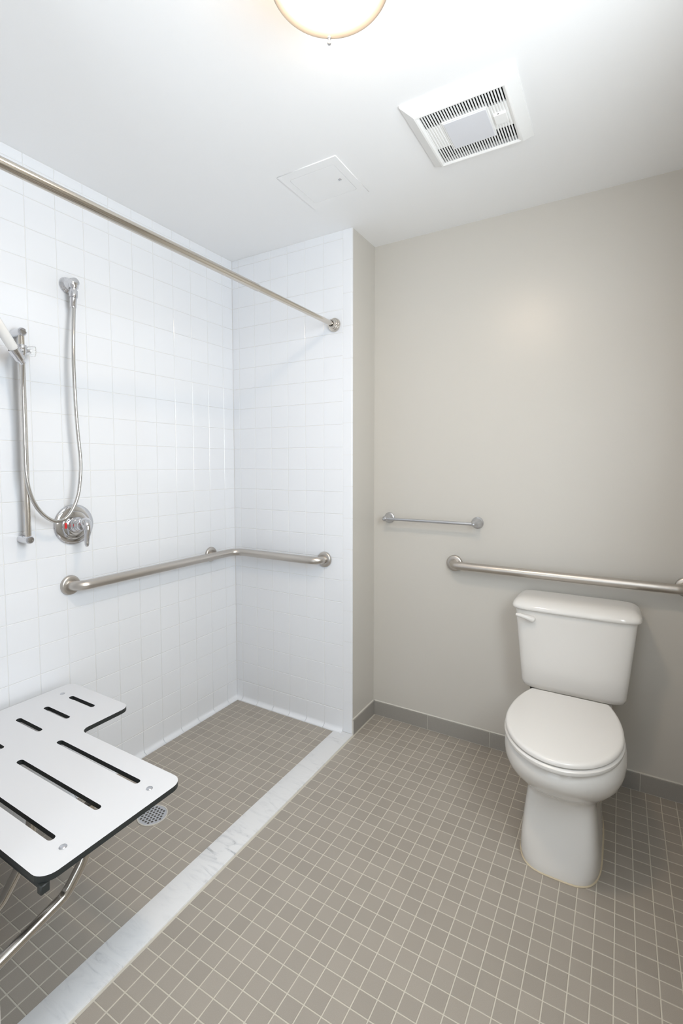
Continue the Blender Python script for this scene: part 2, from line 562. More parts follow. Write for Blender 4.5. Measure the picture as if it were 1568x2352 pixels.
lay_tiles(shower_floor, cells, R_FLOOR, 0.004, 0.0009, M_FTILE, M_FTILE_FIELD, 300, 0.0018)

# skirting of grey base tiles
BH, BTK = 0.0735, 0.008
def baseboard(name, segs, along, label):
    bm = bmesh.new()
    if along == 'x':
        x0, x1 = segs[0], segs[-1]
        box(bm, x0, x1, D - BTK + 0.0014, D, 0, BH - 0.001)
    else:
        y0, y1 = segs[0], segs[-1]
        xx = XO if along == 'y' else XR
        if along == 'y': box(bm, xx - 0.001, xx + BTK - 0.0014, y0, y1, 0, BH - 0.001)
        else: box(bm, xx - BTK + 0.0014, xx, y0, y1, 0, BH - 0.001)
    o = struct(finish(name, bm, M_CAULK, smooth=False), label)
    for a, b in zip(segs, segs[1:]):
        t = bmesh.new()
        if along == 'x': bevel_box(t, a + 0.001, b - 0.001, D - BTK, D - 0.0005, 0.002, BH, 0.0008, 1)
        elif along == 'y': bevel_box(t, XO, XO + BTK, a + 0.001, b - 0.001, 0.002, BH, 0.0008, 1)
        else: bevel_box(t, XR - BTK, XR - 0.0005, a + 0.001, b - 0.001, 0.002, BH, 0.0008, 1)
        finish('base_tile', t, M_BASE, o, smooth=False)
    c = bmesh.new()     # thin bead of caulk along the top
    if along == 'x': tube(c, [(segs[0] + BTK, D, BH + 0.001), (segs[-1], D, BH + 0.001)], 0.0038, 8)
    elif along == 'y': tube(c, [(XO, segs[0], BH + 0.001), (XO, segs[-1], BH + 0.001)], 0.0038, 8)
    else: tube(c, [(XR, segs[0], BH + 0.001), (XR, segs[-1], BH + 0.001)], 0.0038, 8)
    finish('caulk_bead', c, M_CAULK, o)
    return o
baseboard('baseboard_back', [XO, 1.0575, 1.3617, 1.6659, 1.9645, XR], 'x', 'grey tile skirting along the beige wall')
baseboard('baseboard_left', [0.001, D - BTK], 'y', 'grey tile skirting on the short side wall')
baseboard('baseboard_right', [YN, -2.7, -2.395, -2.09, -1.785, -1.48, -1.175, -0.87, -0.565, -0.26, 0.045, D - BTK], 'r', 'grey tile skirting along the side wall')

# marble threshold
bm = bmesh.new(); bevel_box(bm, 0.6558, 0.7572, YS, -0.0002, -0.02, 0.0035, 0.0012, 2)
marble = tag(finish('marble_threshold', bm, M_MARBLE), 'flat white marble threshold strip with grey veins between shower and dry floor', 'threshold')

# ------------------------------------------------------------------ flange shared by grab bars
def flange_profile(r):
    return [(r, 0.0), (r, 0.004), (r - 0.0012, 0.0085), (r - 0.004, 0.0112), (r - 0.008, 0.0122), (0.0235, 0.0128), (0.0225, 0.0118), (0.0190, 0.0118)]

def flange(parent, origin, axis, r=0.0385):
    bm = bmesh.new(); lathe(bm, flange_profile(r), origin, axis, 40)
    return finish('flange', bm, M_BRUSH, parent)

# L-shaped grab bar in the shower
ZB = 0.860
g = thing('corner_grab_bar', 'brushed steel grab bar bent around the tiled shower corner', 'grab bar', (0, -0.5, ZB))
def rel(parent, pts):
    o = parent.location
    return [Vector(p) - o for p in pts]
OFF = 0.0575
path = fillet([(0.004, -0.937, ZB), (OFF, -0.937, ZB), (OFF, -OFF - 0.003, ZB), (0.5958, -OFF - 0.003, ZB), (0.5958, -0.004, ZB)], [0.045, 0.062, 0.045], 12)
bm = bmesh.new(); tube(bm, rel(g, path), 0.0190, 28)
finish('bar', bm, M_BRUSH, g)
flange(g, Vector((0, -0.937, ZB)) - g.location, (1, 0, 0))
flange(g, Vector((0.5958, 0, ZB)) - g.location, (0, -1, 0))
flange(g, Vector((0, -0.1887, ZB)) - g.location, (1, 0, 0))
bm = bmesh.new(); tube(bm, rel(g, [(0.004, -0.1887, ZB), (OFF - 0.005, -0.1887, ZB)]), 0.0125, 20)
finish('post', bm, M_BRUSH, g)

# straight grab bar over the toilet
g = thing('straight_grab_bar', 'long straight brushed steel grab bar on the beige wall above the toilet', 'grab bar', (1.64, D, ZB))
path = fillet([(1.184, D - 0.004, ZB), (1.184, D - OFF, ZB), (2.094, D - OFF, ZB), (2.094, D - 0.004, ZB)], 0.040, 12)
bm = bmesh.new(); tube(bm, rel(g, path), 0.0190, 28)
finish('bar', bm, M_BRUSH, g)
flange(g, Vector((1.184, D, ZB)) - g.location, (0, -1, 0))
flange(g, Vector((2.094, D, ZB)) - g.location, (0, -1, 0))

# towel bar
ZT = 1.0602
g = thing('towel_bar', 'slim satin metal towel bar on the beige wall between bell-shaped posts', 'towel bar', (1.067, D, ZT))
XT0, XT1 = 0.8405, 1.2905
bm = bmesh.new(); tube(bm, rel(g, [(XT0, D - 0.058, ZT), (XT1, D - 0.058, ZT)]), 0.0074, 20)
finish('bar', bm, M_SATIN, g)
for x in (XT0, XT1):
    bm = bmesh.new()
    lathe(bm, [(0.0275, 0.0), (0.0275, 0.004), (0.0255, 0.0065), (0.0235, 0.0072), (0.0205, 0.012), (0.015, 0.021), (0.0115, 0.031), (0.0105, 0.042),
               (0.0120, 0.047), (0.0135, 0.053), (0.0138, 0.058), (0.0128, 0.064), (0.0100, 0.068), (0.0062, 0.0705), (0.0055, 0.0715), (0.0060, 0.0745), (0.0045, 0.078), (0.0, 0.0795)],
          Vector((x, D, ZT)) - g.location, (0, -1, 0), 36)
    finish('post', bm, M_SATIN, g)

# shower curtain rod: two telescoping tubes and stepped flanges
XRD, ZR = 0.6543, 2.003
g = thing('curtain_rod', 'polished telescoping shower curtain rod spanning the shower opening', 'curtain rod', (XRD, -0.8, ZR))
bm = bmesh.new(); tube(bm, rel(g, [(XRD, YS + 0.01, ZR), (XRD, -0.563, ZR), (XRD, -0.561, ZR)]), [0.0134, 0.0134, 0.0128], 28)
finish('outer_tube', bm, M_NICKEL, g)
bm = bmesh.new(); tube(bm, rel(g, [(XRD, -0.62, ZR), (XRD, -0.012, ZR)]), 0.0116, 28)
finish('inner_tube', bm, M_NICKEL, g)
prof = [(0.0325, 0.0), (0.0325, 0.005), (0.0310, 0.0085), (0.0270, 0.0095), (0.0262, 0.010), (0.0262, 0.0155), (0.0250, 0.0185), (0.0222, 0.0195), (0.0215, 0.020),
        (0.0212, 0.028), (0.0200, 0.0318), (0.0165, 0.0330), (0.0142, 0.0330), (0.0138, 0.0300)]
for y, ax in ((0.0, (0, -1, 0)), (YS, (0, 1, 0))):
    bm = bmesh.new(); lathe(bm, prof, Vector((XRD, y, ZR)) - g.location, ax, 40)
    f = finish('flange', bm, M_NICKEL, g)
    bm = bmesh.new(); lathe(bm, [(0.0136, 0.024), (0.0136, 0.0322), (0.0118, 0.0322)], Vector((XRD, y, ZR)) - g.location, ax, 32)
    finish('gasket', bm, M_BLACK, f)

# ------------------------------------------------------------------ shower fittings on the left wall
# water supply elbow
YE, ZE = -0.912, 2.022
g = thing('supply_elbow', 'chrome wall elbow feeding the top of the shower hose', 'shower fitting', (0, YE, ZE))
bm = bmesh.new(); lathe(bm, [(0.0310, 0.0), (0.0310, 0.002), (0.0296, 0.005), (0.0265, 0.0085), (0.0225, 0.0125), (0.0195, 0.019), (0.0180, 0.028), (0.0172, 0.040), (0.0168, 0.052), (0.0155, 0.057), (0.011, 0.060), (0.0, 0.0605)], (0, 0, 0), (1, 0, 0.06), 40)
finish('wall_plate', bm, M_CHROME, g)
bm = bmesh.new(); lathe(bm, [(0.0165, -0.012), (0.0172, 0.004), (0.0172, 0.018), (0.0160, 0.020), (0.0115, 0.020), (0.0115, 0.028)], (0.043, 0, 0.002), (0, 0, -1), 32)
finish('outlet', bm, M_CHROME, g)

# slide bar
YB = -1.107
g = thing('slide_bar', 'vertical chrome slide bar fixed to the white tiles by the hand shower', 'slide bar', (0, YB, 1.43))
bm = bmesh.new(); tube(bm, rel(g, [(0.050, YB, 1.062), (0.050, YB, 1.797)]), 0.0092, 24)
finish('bar', bm, M_NICKEL, g)
for z in (1.0662, 1.7935):
    bm = bmesh.new()
    lathe(bm, [(0.0148, 0.0), (0.0150, 0.050), (0.0150, 0.056), (0.0138, 0.061), (0.0105, 0.0640), (0.0100, 0.0632), (0.0085, 0.0632), (0.0078, 0.0640), (0.0, 0.0645)], Vector((0, YB, z)) - g.location, (1, 0, 0), 32)
    finish('bracket', bm, M_CHROME, g)
ZS = 1.732
sl = bpy.data.objects.new('slider', None); COL.objects.link(sl); sl.parent = g; sl.location = Vector((0.050, YB, ZS)) - g.location
bm = bmesh.new()
lathe(bm, [(0.0098, -0.017), (0.0150, -0.017), (0.0162, -0.014), (0.0162, 0.014), (0.0150, 0.017), (0.0098, 0.017)], (0, 0, 0), (0, 0, 1), 28)
finish('collar', bm, M_CHROME, sl)
# split cradle arm that holds the handle
CR = Vector((0.062, -0.046, -0.030)); HD = Vector((0.22, -0.62, 0.75)).normalized()
bm = bmesh.new(); tube(bm, [(0.004, -0.012, -0.002), (0.034, -0.022, -0.014), CR + (Vector((0.034, -0.022, -0.014)) - CR).normalized() * 0.0225], [0.012, 0.0100, 0.0075], 16)
finish('cradle_arm', bm, M_CHROME, sl)
bm = bmesh.new(); lathe(bm, [(0.0142, -0.018), (0.0152, -0.020), (0.0178, 0.016), (0.0176, 0.020), (0.0165, 0.020), (0.0142, -0.018)], CR, HD, 28)
bmesh.ops.remove_doubles(bm, verts=bm.verts[:], dist=1e-6)
bmesh.ops.delete(bm, geom=[f for f in bm.faces if len(f.verts) > 4], context='FACES_ONLY')
finish('cradle', bm, M_CHROME, sl)
# clear ribbed locking knob
bm = bmesh.new(); seg = 48; knob_axis = Vector((0.30, 0.95, 0.0)).normalized()
prof = [(0.0, 0.014), (0.0120, 0.014), (0.0150, 0.018), (0.0178, 0.030), (0.0188, 0.037), (0.0180, 0.0405), (0.0, 0.0415)]
a, u, w = frame_for(knob_axis); rings = []
for r, h in prof:
    if r == 0: rings.append([bm.verts.new(a * h)]); continue
    rings.append([bm.verts.new(a * h + (u * math.cos(2 * math.pi * k / seg) + w * math.sin(2 * math.pi * k / seg)) * (r * (1 - (0.07 if k % 4 in (0, 1) else 0)))) for k in range(seg)])
for A, B in zip(rings, rings[1:]):
    for k in range(seg):
        k2 = (k + 1) % seg
        if len(A) == 1: bm.faces.new((A[0], B[k], B[k2]))
        elif len(B) == 1: bm.faces.new((A[k], A[k2], B[0]))
        else: bm.faces.new((A[k], A[k2], B[k2], B[k]))
finish('locking_knob', bm, M_ACRYL, sl, angle=30)
bm = bmesh.new(); tube(bm, [knob_axis * 0.012, knob_axis * 0.028], 0.0055, 16)
finish('knob_screw', bm, M_CHROME, sl)

# hand shower resting in the cradle
cw = Vector((0.050, YB, ZS)) + CR
g = thing('hand_shower', 'white handled hand shower resting in the slide bar cradle', 'hand shower', cw)
bm = bmesh.new()
hp = [HD * t + Vector((0.03 * (t / 0.2) ** 2, 0, 0)) * 0.3 for t in (-0.004, 0.02, 0.05, 0.09, 0.13, 0.165)]
tube(bm, hp, [0.0125, 0.0150, 0.0160, 0.0158, 0.0150, 0.0140], 24)
finish('handle', bm, M_SEATP, g)
bm = bmesh.new(); tube(bm, [HD * -0.036, HD * -0.016, HD * -0.004], [0.0090, 0.0112, 0.0124], 24)
finish('hose_connector', bm, M_CHROME, g)
bm = bmesh.new()
hc = hp[-1] + HD * 0.035
fa = Vector((0.80, -0.15, -0.58)).normalized()
lathe(bm, [(0.0, -0.030), (0.016, -0.028), (0.030, -0.016), (0.038, 0.0), (0.040, 0.010), (0.038, 0.014)], hc, fa, 32)
tube(bm, [hp[-1] - HD * 0.004, hp[-1] + HD * 0.02], [0.0142, 0.017], 20)
hd = finish('spray_head', bm, M_CHROME, g)
bm = bmesh.new(); lathe(bm, [(0.037, 0.012), (0.034, 0.0150), (0.0, 0.0155)], hc, fa, 32)
finish('spray_face', bm, M_SATIN, hd)

# flexible metal hose
start = cw + HD * -0.034
end = Vector((0.043, YE, ZE - 0.074))
yz = [(-1.1240, 1.6001), (-1.1181, 1.4919), (-1.1185, 1.3820), (-1.1169, 1.2987), (-1.1041, 1.2256), (-1.0762, 1.1671), (-1.0331, 1.1282),
      (-0.9928, 1.1273), (-0.9615, 1.1573), (-0.9352, 1.2162), (-0.9232, 1.2952), (-0.9213, 1.3563), (-0.9280, 1.4471), (-0.9330, 1.5368), (-0.9340, 1.6858), (-0.9290, 1.8039)]
pts = [start] + [Vector((0.070, y, z)) for y, z in yz]
pts[1].x = 0.083; pts[-1].x = 0.060; pts[-2].x = 0.066
pts += [end]
g = thing('shower_hose', 'corrugated metal hose hanging in a long loop from wall elbow to hand shower', 'hose', (0.07, -1.0, 1.12))
sp = smooth_path(pts, 0.0017)
bm = bmesh.new(); tube(bm, [p - g.location for p in sp], [0.0071 if k % 2 else 0.0062 for k in range(len(sp))], 12)
finish('flexible_tube', bm, M_HOSE, g, angle=180)
bm = bmesh.new(); lathe(bm, [(0.0140, 0.0), (0.0148, 0.002), (0.0152, 0.024), (0.0148, 0.0265), (0.0108, 0.027), (0.0112, 0.029), (0.0122, 0.030), (0.0112, 0.064), (0.0108, 0.066), (0.0072, 0.066)], Vector((0.043, YE, ZE - 0.026)) - g.location, (0.0, -0.06, -1), 32)
finish('hose_nut', bm, M_CHROME, g)

# mixing valve
YV, ZV = -0.9140, 1.0972
g = thing('shower_valve', 'round chrome shower valve with a single lever handle', 'shower valve', (0, YV, ZV))
bm = bmesh.new()
lathe(bm, [(0.0800, 0.0), (0.0800, 0.0015), (0.0785, 0.0045), (0.0740, 0.0080), (0.0660, 0.0110), (0.0560, 0.0128), (0.0535, 0.0128), (0.0525, 0.0140), (0.0515, 0.0165), (0.0480, 0.0178), (0.0350, 0.0185), (0.0310, 0.0185)], (0, 0, 0), (1, 0, 0), 64)
finish('escutcheon', bm, M_CHROME, g)
bm = bmesh.new()
lathe(bm, [(0.0305, 0.017), (0.0305, 0.030), (0.0280, 0.034), (0.0250, 0.036), (0.0250, 0.044), (0.0240, 0.048), (0.0215, 0.050), (0.0215, 0.058), (0.0195, 0.062), (0.0, 0.064)], (0, 0, 0), (1, 0, 0), 40)
finish('hub', bm, M_CHROME, g)
bm = bmesh.new()
hp = [(0.060, 0.002, 0.012), (0.072, 0.002, 0.011), (0.083, 0.001, 0.004), (0.091, -0.001, -0.008), (0.095, -0.003, -0.024), (0.096, -0.006, -0.042), (0.097, -0.008, -0.058), (0.0985, -0.009, -0.070), (0.099, -0.0095, -0.078)]
hr = [0.0190, 0.0215, 0.0205, 0.0170, 0.0128, 0.0100, 0.0092, 0.0085, 0.0050]
tube(bm, smooth_path(hp, 0.006), 0.01, 20)
bm.free(); bm = bmesh.new()
P = [Vector(p) for p in hp]
tube(bm, P, hr, 24)
bmesh.ops.subdivide_edges(bm, edges=bm.edges[:], cuts=1, use_grid_fill=True, smooth=0.6)
finish('lever_handle', bm, M_CHROME, g, angle=80)
for y, m, nm in ((-0.0415, M_RED, 'red_mark'), (0.0415, M_BLUE, 'blue_mark')):
    bm = bmesh.new(); bevel_box(bm, 0.0176, 0.0192, y - 0.0045, y + 0.0045, -0.011, 0.011, 0.0007, 1)
    finish(nm, bm, m, g, smooth=False)

# ------------------------------------------------------------------ folding shower seat
ZTOP, TH = 0.480, 0.0140
def rounded(points, radii, seg=8):
    out = []
    n = len(points)
    for i in range(n):
        p, a, b = Vector(points[i]), Vector(points[i - 1]), Vector(points[(i + 1) % n])
        d1, d2 = (a - p).normalized(), (b - p).normalized(); ang = d1.angle(d2); r = radii[i]
        t = r / math.tan(ang / 2); s, e = p + d1 * t, p + d2 * t
        c = p + (d1 + d2).normalized() * (r / math.sin(ang / 2)); va, vb = s - c, e - c; tot = va.angle(vb)
        for k in range(seg + 1):
            out.append(c + (va * math.sin(tot * (1 - k / seg)) + vb * math.sin(tot * k / seg)) / math.sin(tot))
    return out

def stadium(x0, x1, y, r, seg=6):
    out = []
    for k in range(seg + 1):
        t = math.pi / 2 + math.pi * k / seg; out.append(Vector((x0 + r + math.cos(t) * r, y + math.sin(t) * r)))
    for k in range(seg + 1):
        t = -math.pi / 2 + math.pi * k / seg; out.append(Vector((x1 - r + math.cos(t) * r, y + math.sin(t) * r)))
    return out

def flat_with_holes(name, outer, holes, depth):
    """a plate filled between an outline and holes: returns a mesh, z from -depth/2 to depth/2"""
    cu = bpy.data.curves.new(name, 'CURVE'); cu.dimensions = '2D'; cu.fill_mode = 'BOTH'; cu.extrude = depth / 2
    for loop in [outer] + holes:
        s = cu.splines.new('POLY'); s.points.add(len(loop) - 1); s.use_cyclic_u = True
        for p, q in zip(s.points, loop): p.co = (q[0], q[1], 0, 1)
    o = bpy.data.objects.new(name, cu); COL.objects.link(o)
    me = bpy.data.meshes.new_from_object(o.evaluated_get(bpy.context.evaluated_depsgraph_get()))
    bpy.data.objects.remove(o); bpy.data.curves.remove(cu)
    me.name = name
    return me

YR = -1.5085
g = thing('folding_shower_seat', 'white L-shaped folding shower seat with black edge and drain slots', 'shower seat', (0.44, YS, ZTOP))
outl = [(0.0245, YR), (0.0245, -0.9570), (0.3845, -0.9570), (0.3845, -1.1385), (0.8605, -1.1385), (0.8605, YR)]
radi = [0.012, 0.030, 0.034, 0.026, 0.036, 0.036]
holes = [stadium(0.134, 0.277, y, 0.0088) for y in (-1.0257, -1.1145, -1.2040, -1.3150, -1.4290)]
holes += [stadium(0.3835, 0.767, y, 0.0088) for y in (-1.2080, -1.3210, -1.4330)]
ox, oy = g.location.x, g.location.y
sh = lambda loop: [Vector((p[0] - ox, p[1] - oy)) for p in loop]
me = flat_with_holes('seat_panel', sh(rounded(outl, radi)), [sh(h) for h in holes], TH)
me.materials.clear(); me.materials.append(M_LAM); me.materials.append(M_BLACK)
for p in me.polygons:
    p.material_index = 0 if abs(p.normal.z) > 0.7 else 1
    p.use_smooth = False
o = link('seat_panel', me, g); o.location = (0, 0, -TH / 2)
for x, y in ((0.0864, -1.0269), (0.811, -1.2096), (0.808, -1.4344)):
    bm = bmesh.new(); lathe(bm, [(0.0085, -0.002), (0.0085, 0.0006), (0.0070, 0.0021), (0.0035, 0.0029), (0.0, 0.0031)], (x - ox, y - oy, 0), (0, 0, 1), 24)
    finish('bolt', bm, M_SATIN, g)
zu = -TH - 0.0105
for y in (-1.3335, -1.4465):
    bm = bmesh.new(); tube(bm, [(0.36 - ox, y - oy, zu), (0.815 - ox, y - oy, zu)], 0.0105, 16)
    finish('frame_rail', bm, M_STEEL, g)
for x in (0.0864, 0.34):
    bm = bmesh.new(); tube(bm, [(x - ox, -1.0 - oy, zu), (x - ox, YR + 0.01 - oy, zu)], 0.0105, 16)
    finish('frame_rail', bm, M_STEEL, g)
bm = bmesh.new(); tube(bm, [(0.03 - ox, YR + 0.016 - oy, zu - 0.004), (0.842 - ox, YR + 0.016 - oy, zu - 0.002)], 0.0105, 16)
finish('hinge_tube', bm, M_BLACK, g)
for x, y0 in ((0.10, 0.0), (0.38, 0.0), (0.848, YR + 0.001 - oy)):
    bm = bmesh.new(); bevel_box(bm, x - 0.008 - ox, x + 0.008 - ox, y0, YR + 0.020 - oy, -TH - 0.021, -TH - 0.001, 0.002, 1)
    finish('hinge_block', bm, M_BLACK, g)
# braces that swing down to the wall
for x, pp, rr in ((0.700, ((-1.305, 0.460), (-1.318, 0.330), (-1.372, 0.2665)), [0.10, 0.06]),
                  (0.550, ((-1.366, 0.460), (-1.380, 0.330), (-1.455, 0.2270)), [0.12, 0.07])):
    pth = fillet([(x - ox, y - oy, z - ZTOP) for y, z in pp] + [(x - ox, 0.002, (0.224 if x > 0.6 else 0.212) - ZTOP)], rr, 10)
    bm = bmesh.new(); tube(bm, pth, 0.0132, 20)
    b = finish('brace', bm, M_STEEL, g)
    bm = bmesh.new(); lathe(bm, [(0.026, 0.0), (0.026, 0.004), (0.0235, 0.007), (0.013, 0.008)], (x - ox, 0.0, (0.224 if x > 0.6 else 0.212) - ZTOP), (0, 1, 0), 24)
    finish('wall_plate', bm, M_STEEL, b)

# ------------------------------------------------------------------ floor drain
g = thing('floor_drain', 'round perforated metal drain set in the shower floor tiles', 'drain', DRAIN)
bm = bmesh.new(); lathe(bm, [(DR - 0.001, 0.0003), (DR - 0.001, 0.0008), (0.0, 0.0008)], (0, 0, 0), (0, 0, 1), 48)  # flat dark disc stands in for the shaded hollow below the strainer
finish('shade_disc', bm, M_SHADE_DISC, g, smooth=False)
hl = []
for q in range(-4, 5):
    for r in range(-4, 5):
        x, y = (q + r / 2) * 0.0138, r * 0.0119
        if math.hypot(x, y) < 0.043:
            hl.append([Vector((x + 0.0046 * math.cos(2 * math.pi * k / 12), y + 0.0046 * math.sin(2 * math.pi * k / 12))) for k in range(12)])
me = flat_with_holes('strainer', [Vector((0.0505 * math.cos(2 * math.pi * k / 48), 0.0505 * math.sin(2 * math.pi * k / 48))) for k in range(48)], hl, 0.0012)
me.materials.clear(); me.materials.append(M_SATIN)
o = link('strainer', me, g); o.location = (0, 0, 0.0017)
bm = bmesh.new(); lathe(bm, [(DR - 0.0040, 0.0002), (DR - 0.0040, 0.0026), (DR - 0.0030, 0.0032), (DR - 0.0008, 0.0032), (DR, 0.0024), (DR, 0.0002)], (0, 0, 0), (0, 0, 1), 64)
finish('rim', bm, M_CAULK, g)

# ------------------------------------------------------------------ toilet
TX = 1.7165
g = thing('toilet', 'white two-piece toilet with closed lid against the beige wall', 'toilet', (TX, -0.1, 0))
L0 = g.location.copy()
def lring(*a, **k): return [p - L0 for p in super_ring(TX, *a, **k)]
lv = [  # z, half width, ymid, yf, yb, nf, nb
    (0.000, 0.1260, -0.17, -0.3900, 0.130, 3.6, 3.0),
    (0.008, 0.1265, -0.17, -0.3905, 0.130, 3.6, 3.0),
    (0.030, 0.1245, -0.17, -0.3850, 0.125, 5.0, 3.2),
    (0.090, 0.1190, -0.17, -0.3740, 0.110, 6.5, 3.4),
    (0.150, 0.1130, -0.17, -0.3640, 0.095, 7.0, 3.4),
    (0.200, 0.1075, -0.17, -0.3560, 0.080, 6.5, 3.2),
    (0.230, 0.1060, -0.17, -0.3520, 0.070, 5.2, 3.0),
    (0.240, 0.1110, -0.17, -0.3540, 0.066, 4.2, 2.8),
    (0.252, 0.1330, -0.18, -0.3660, 0.060, 3.0, 2.5),
    (0.268, 0.1530, -0.19, -0.3870, 0.055, 2.5, 2.3),
    (0.290, 0.1705, -0.20, -0.4180, 0.050, 2.25, 2.2),
    (0.315, 0.1825, -0.21, -0.4500, 0.045, 2.2, 2.2),
    (0.345, 0.1895, -0.21, -0.4770, 0.042, 2.2, 2.2),
    (0.372, 0.1900, -0.21, -0.4900, 0.040, 2.2, 2.2),
    (0.395, 0.1860, -0.21, -0.4890, 0.038, 2.2, 2.2),
    (0.410, 0.1800, -0.21, -0.4810, 0.036, 2.2, 2.2),
    (0.416, 0.1720, -0.21, -0.4720, 0.030, 2.2, 2.2)]
bm = bmesh.new(); loft(bm, [lring(hw, ym, yf, yb, z, nf, nb) for z, hw, ym, yf, yb, nf, nb in lv])
finish('bowl', bm, M_PORC, g, angle=60)
# deck behind the bowl that carries the tank
bm = bmesh.new(); loft(bm, [lring(hw, ym, yf, yb, z, 3.5, 4.0) for z, hw, ym, yf, yb in
    ((0.16, 0.080, 0.06, 0.00, 0.120), (0.24, 0.088, 0.07, -0.03, 0.150), (0.32, 0.112, 0.08, -0.04, 0.190), (0.37, 0.138, 0.085, -0.045, 0.208),
     (0.398, 0.142, 0.085, -0.045, 0.210), (0.4055, 0.138, 0.085, -0.041, 0.206), (0.4075, 0.130, 0.085, -0.035, 0.200))])
finish('rear_deck', bm, M_PORC, g, angle=60)
# bead of caulk around the foot
fr = super_ring(TX, 0.1272, -0.17, -0.3912, 0.1305, 0.0012, 3.6, 3.0, N=96)
bm = bmesh.new(); cl = [p - L0 for p in fr]; tube(bm, cl + [cl[0]], 0.0030, 8)
finish('caulk_bead', bm, M_YCAULK, g)

def seat_ring(scale, z, grow=0.0, N=72):
    ym, a, bf, bb, yb = -0.255, 0.1805 * scale + grow, 0.245 * scale + grow, 0.325, -0.036 + grow * 0.6
    th0 = math.asin((yb - ym) / bb); out = []
    for k in range(N):            # from the right hinge corner round the front to the left one
        t = th0 - (math.pi + 2 * th0) * k / (N - 1)
        s = math.sin(t); out.append(Vector((TX - 0.002 + a * math.cos(t), ym + (bb if s > 0 else bf) * s, z)) - L0)
    return out
def slab_loft(prof):
    bm = bmesh.new(); loft(bm, [seat_ring(1.0, z, gr) for z, gr in prof]); return bm
finish('seat_ring', slab_loft([(0.4165, 0.000), (0.4185, 0.003), (0.4230, 0.0045), (0.4290, 0.0040), (0.4335, 0.000), (0.4345, -0.004)]), M_SEATP, g, angle=35)
finish('lid', slab_loft([(0.4375, -0.004), (0.4385, -0.0005), (0.4410, 0.0012), (0.4470, 0.0010), (0.4515, -0.0015), (0.4540, -0.006), (0.4548, -0.012)]), M_SEATP, g, angle=35)
for sx in (-0.075, 0.075):
    bm = bmesh.new()
    bevel_box(bm, sx - 0.022, sx + 0.022, -0.030 + 0.1, 0.000 + 0.1, 0.412, 0.434, 0.005, 2)
    finish('hinge', bm, M_SEATP, g)
bm = bmesh.new(); bevel_box(bm, -0.065, 0.065, 0.07 + 0.1, 0.19 + 0.1, 0.40, 0.418, 0.006, 2)
finish('tank_gasket', bm, M_BLACK, g)
for sx in (-0.150, 0.120):
    bm = bmesh.new(); lathe(bm, [(0.0, -0.034), (0.006, -0.034), (0.006, -0.022), (0.0105, -0.021), (0.0105, -0.009), (0.0125, -0.008), (0.0125, 0.003)], (sx, 0.195, 0.414), (0, 0, 1), 16)
    finish('tank_bolt', bm, M_BLACK, g)
# tank
TB = [  # z, half width, front, back
    (0.4120, 0.160, 0.066, 0.205), (0.4150, 0.1735, 0.051, 0.212), (0.4240, 0.1840, 0.040, 0.217), (0.4420, 0.1905, 0.034, 0.220),
    (0.520, 0.1975, 0.030, 0.222), (0.600, 0.2050, 0.027, 0.223), (0.680, 0.2125, 0.0245, 0.223), (0.745, 0.2185, 0.0225, 0.223)]
bm = bmesh.new(); loft(bm, [lring(hw, (a + b) / 2, a, b, z, 7.0, 9.0, N=96) for z, hw, a, b in TB])
tank = finish('tank', bm, M_PORC, g, angle=60)
TLD = [(0.7435, 0.222, 0.019, 0.226), (0.7445, 0.2275, 0.0125, 0.229), (0.7500, 0.2310, 0.0090, 0.230), (0.7570, 0.2305, 0.0100, 0.230), (0.7650, 0.2275, 0.0150, 0.229),
       (0.7725, 0.2215, 0.0260, 0.227), (0.7790, 0.2120, 0.0430, 0.222), (0.7830, 0.1990, 0.0640, 0.214), (0.7850, 0.1800, 0.0850, 0.204), (0.7856, 0.13, 0.105, 0.19)]
bm = bmesh.new(); loft(bm, [lring(hw, (a + b) / 2, a, b, z, 6.0, 8.0, N=96) for z, hw, a, b in TLD])
finish('tank_lid', bm, M_PORC, g, angle=60)
hx, hy, hz = -0.146, 0.026 + 0.1, 0.7115
bm = bmesh.new(); lathe(bm, [(0.0125, -0.004), (0.0125, 0.005), (0.0110, 0.012), (0.0085, 0.016), (0.0, 0.017)], (hx, hy, hz), (0, -1, 0), 24)
tube(bm, [(hx + 0.004, hy - 0.012, hz - 0.001), (hx - 0.010, hy - 0.017, hz + 0.004), (hx - 0.026, hy - 0.023, hz + 0.010), (hx - 0.044, hy - 0.027, hz + 0.014), (hx - 0.060, hy - 0.028, hz + 0.0155)],
     [0.0120, 0.0115, 0.0090, 0.0085, 0.0050], 14)
finish('flush_lever', bm, M_SEATP, g, angle=60)

# ------------------------------------------------------------------ ceiling fan
FC = Vector((1.4105, -0.4160, H)); OUT = 0.1710
g = thing('ceiling_exhaust_fan', 'square white exhaust fan with slatted grille and light lens on the ceiling', 'exhaust fan', FC)
IX0, IX1, IY0, IY1 = FX0 - FC.x, FX1 - FC.x, FY0 - FC.y, FY1 - FC.y
def rect(e0, e1, f0, f1, z): return [Vector((e0, f0, z)), Vector((e1, f0, z)), Vector((e1, f1, z)), Vector((e0, f1, z))]
bm = bmesh.new()
rings = [rect(-OUT, OUT, -OUT, OUT, 0.0), rect(-OUT, OUT, -OUT, OUT, -0.0060), rect(-OUT + 0.0035, OUT - 0.0035, -OUT + 0.0035, OUT - 0.0035, -0.0085),
         rect(IX0 - 0.012, IX1 + 0.012, IY0 - 0.012, IY1 + 0.012, -0.0255), rect(IX0 - 0.006, IX1 + 0.006, IY0 - 0.006, IY1 + 0.006, -0.0265), rect(IX0, IX1, IY0, IY1, -0.0235), rect(IX0, IX1, IY0, IY1, -0.004)]
loft(bm, rings, cap=False)
finish('bezel', bm, M_PLASTIC, g, angle=20)
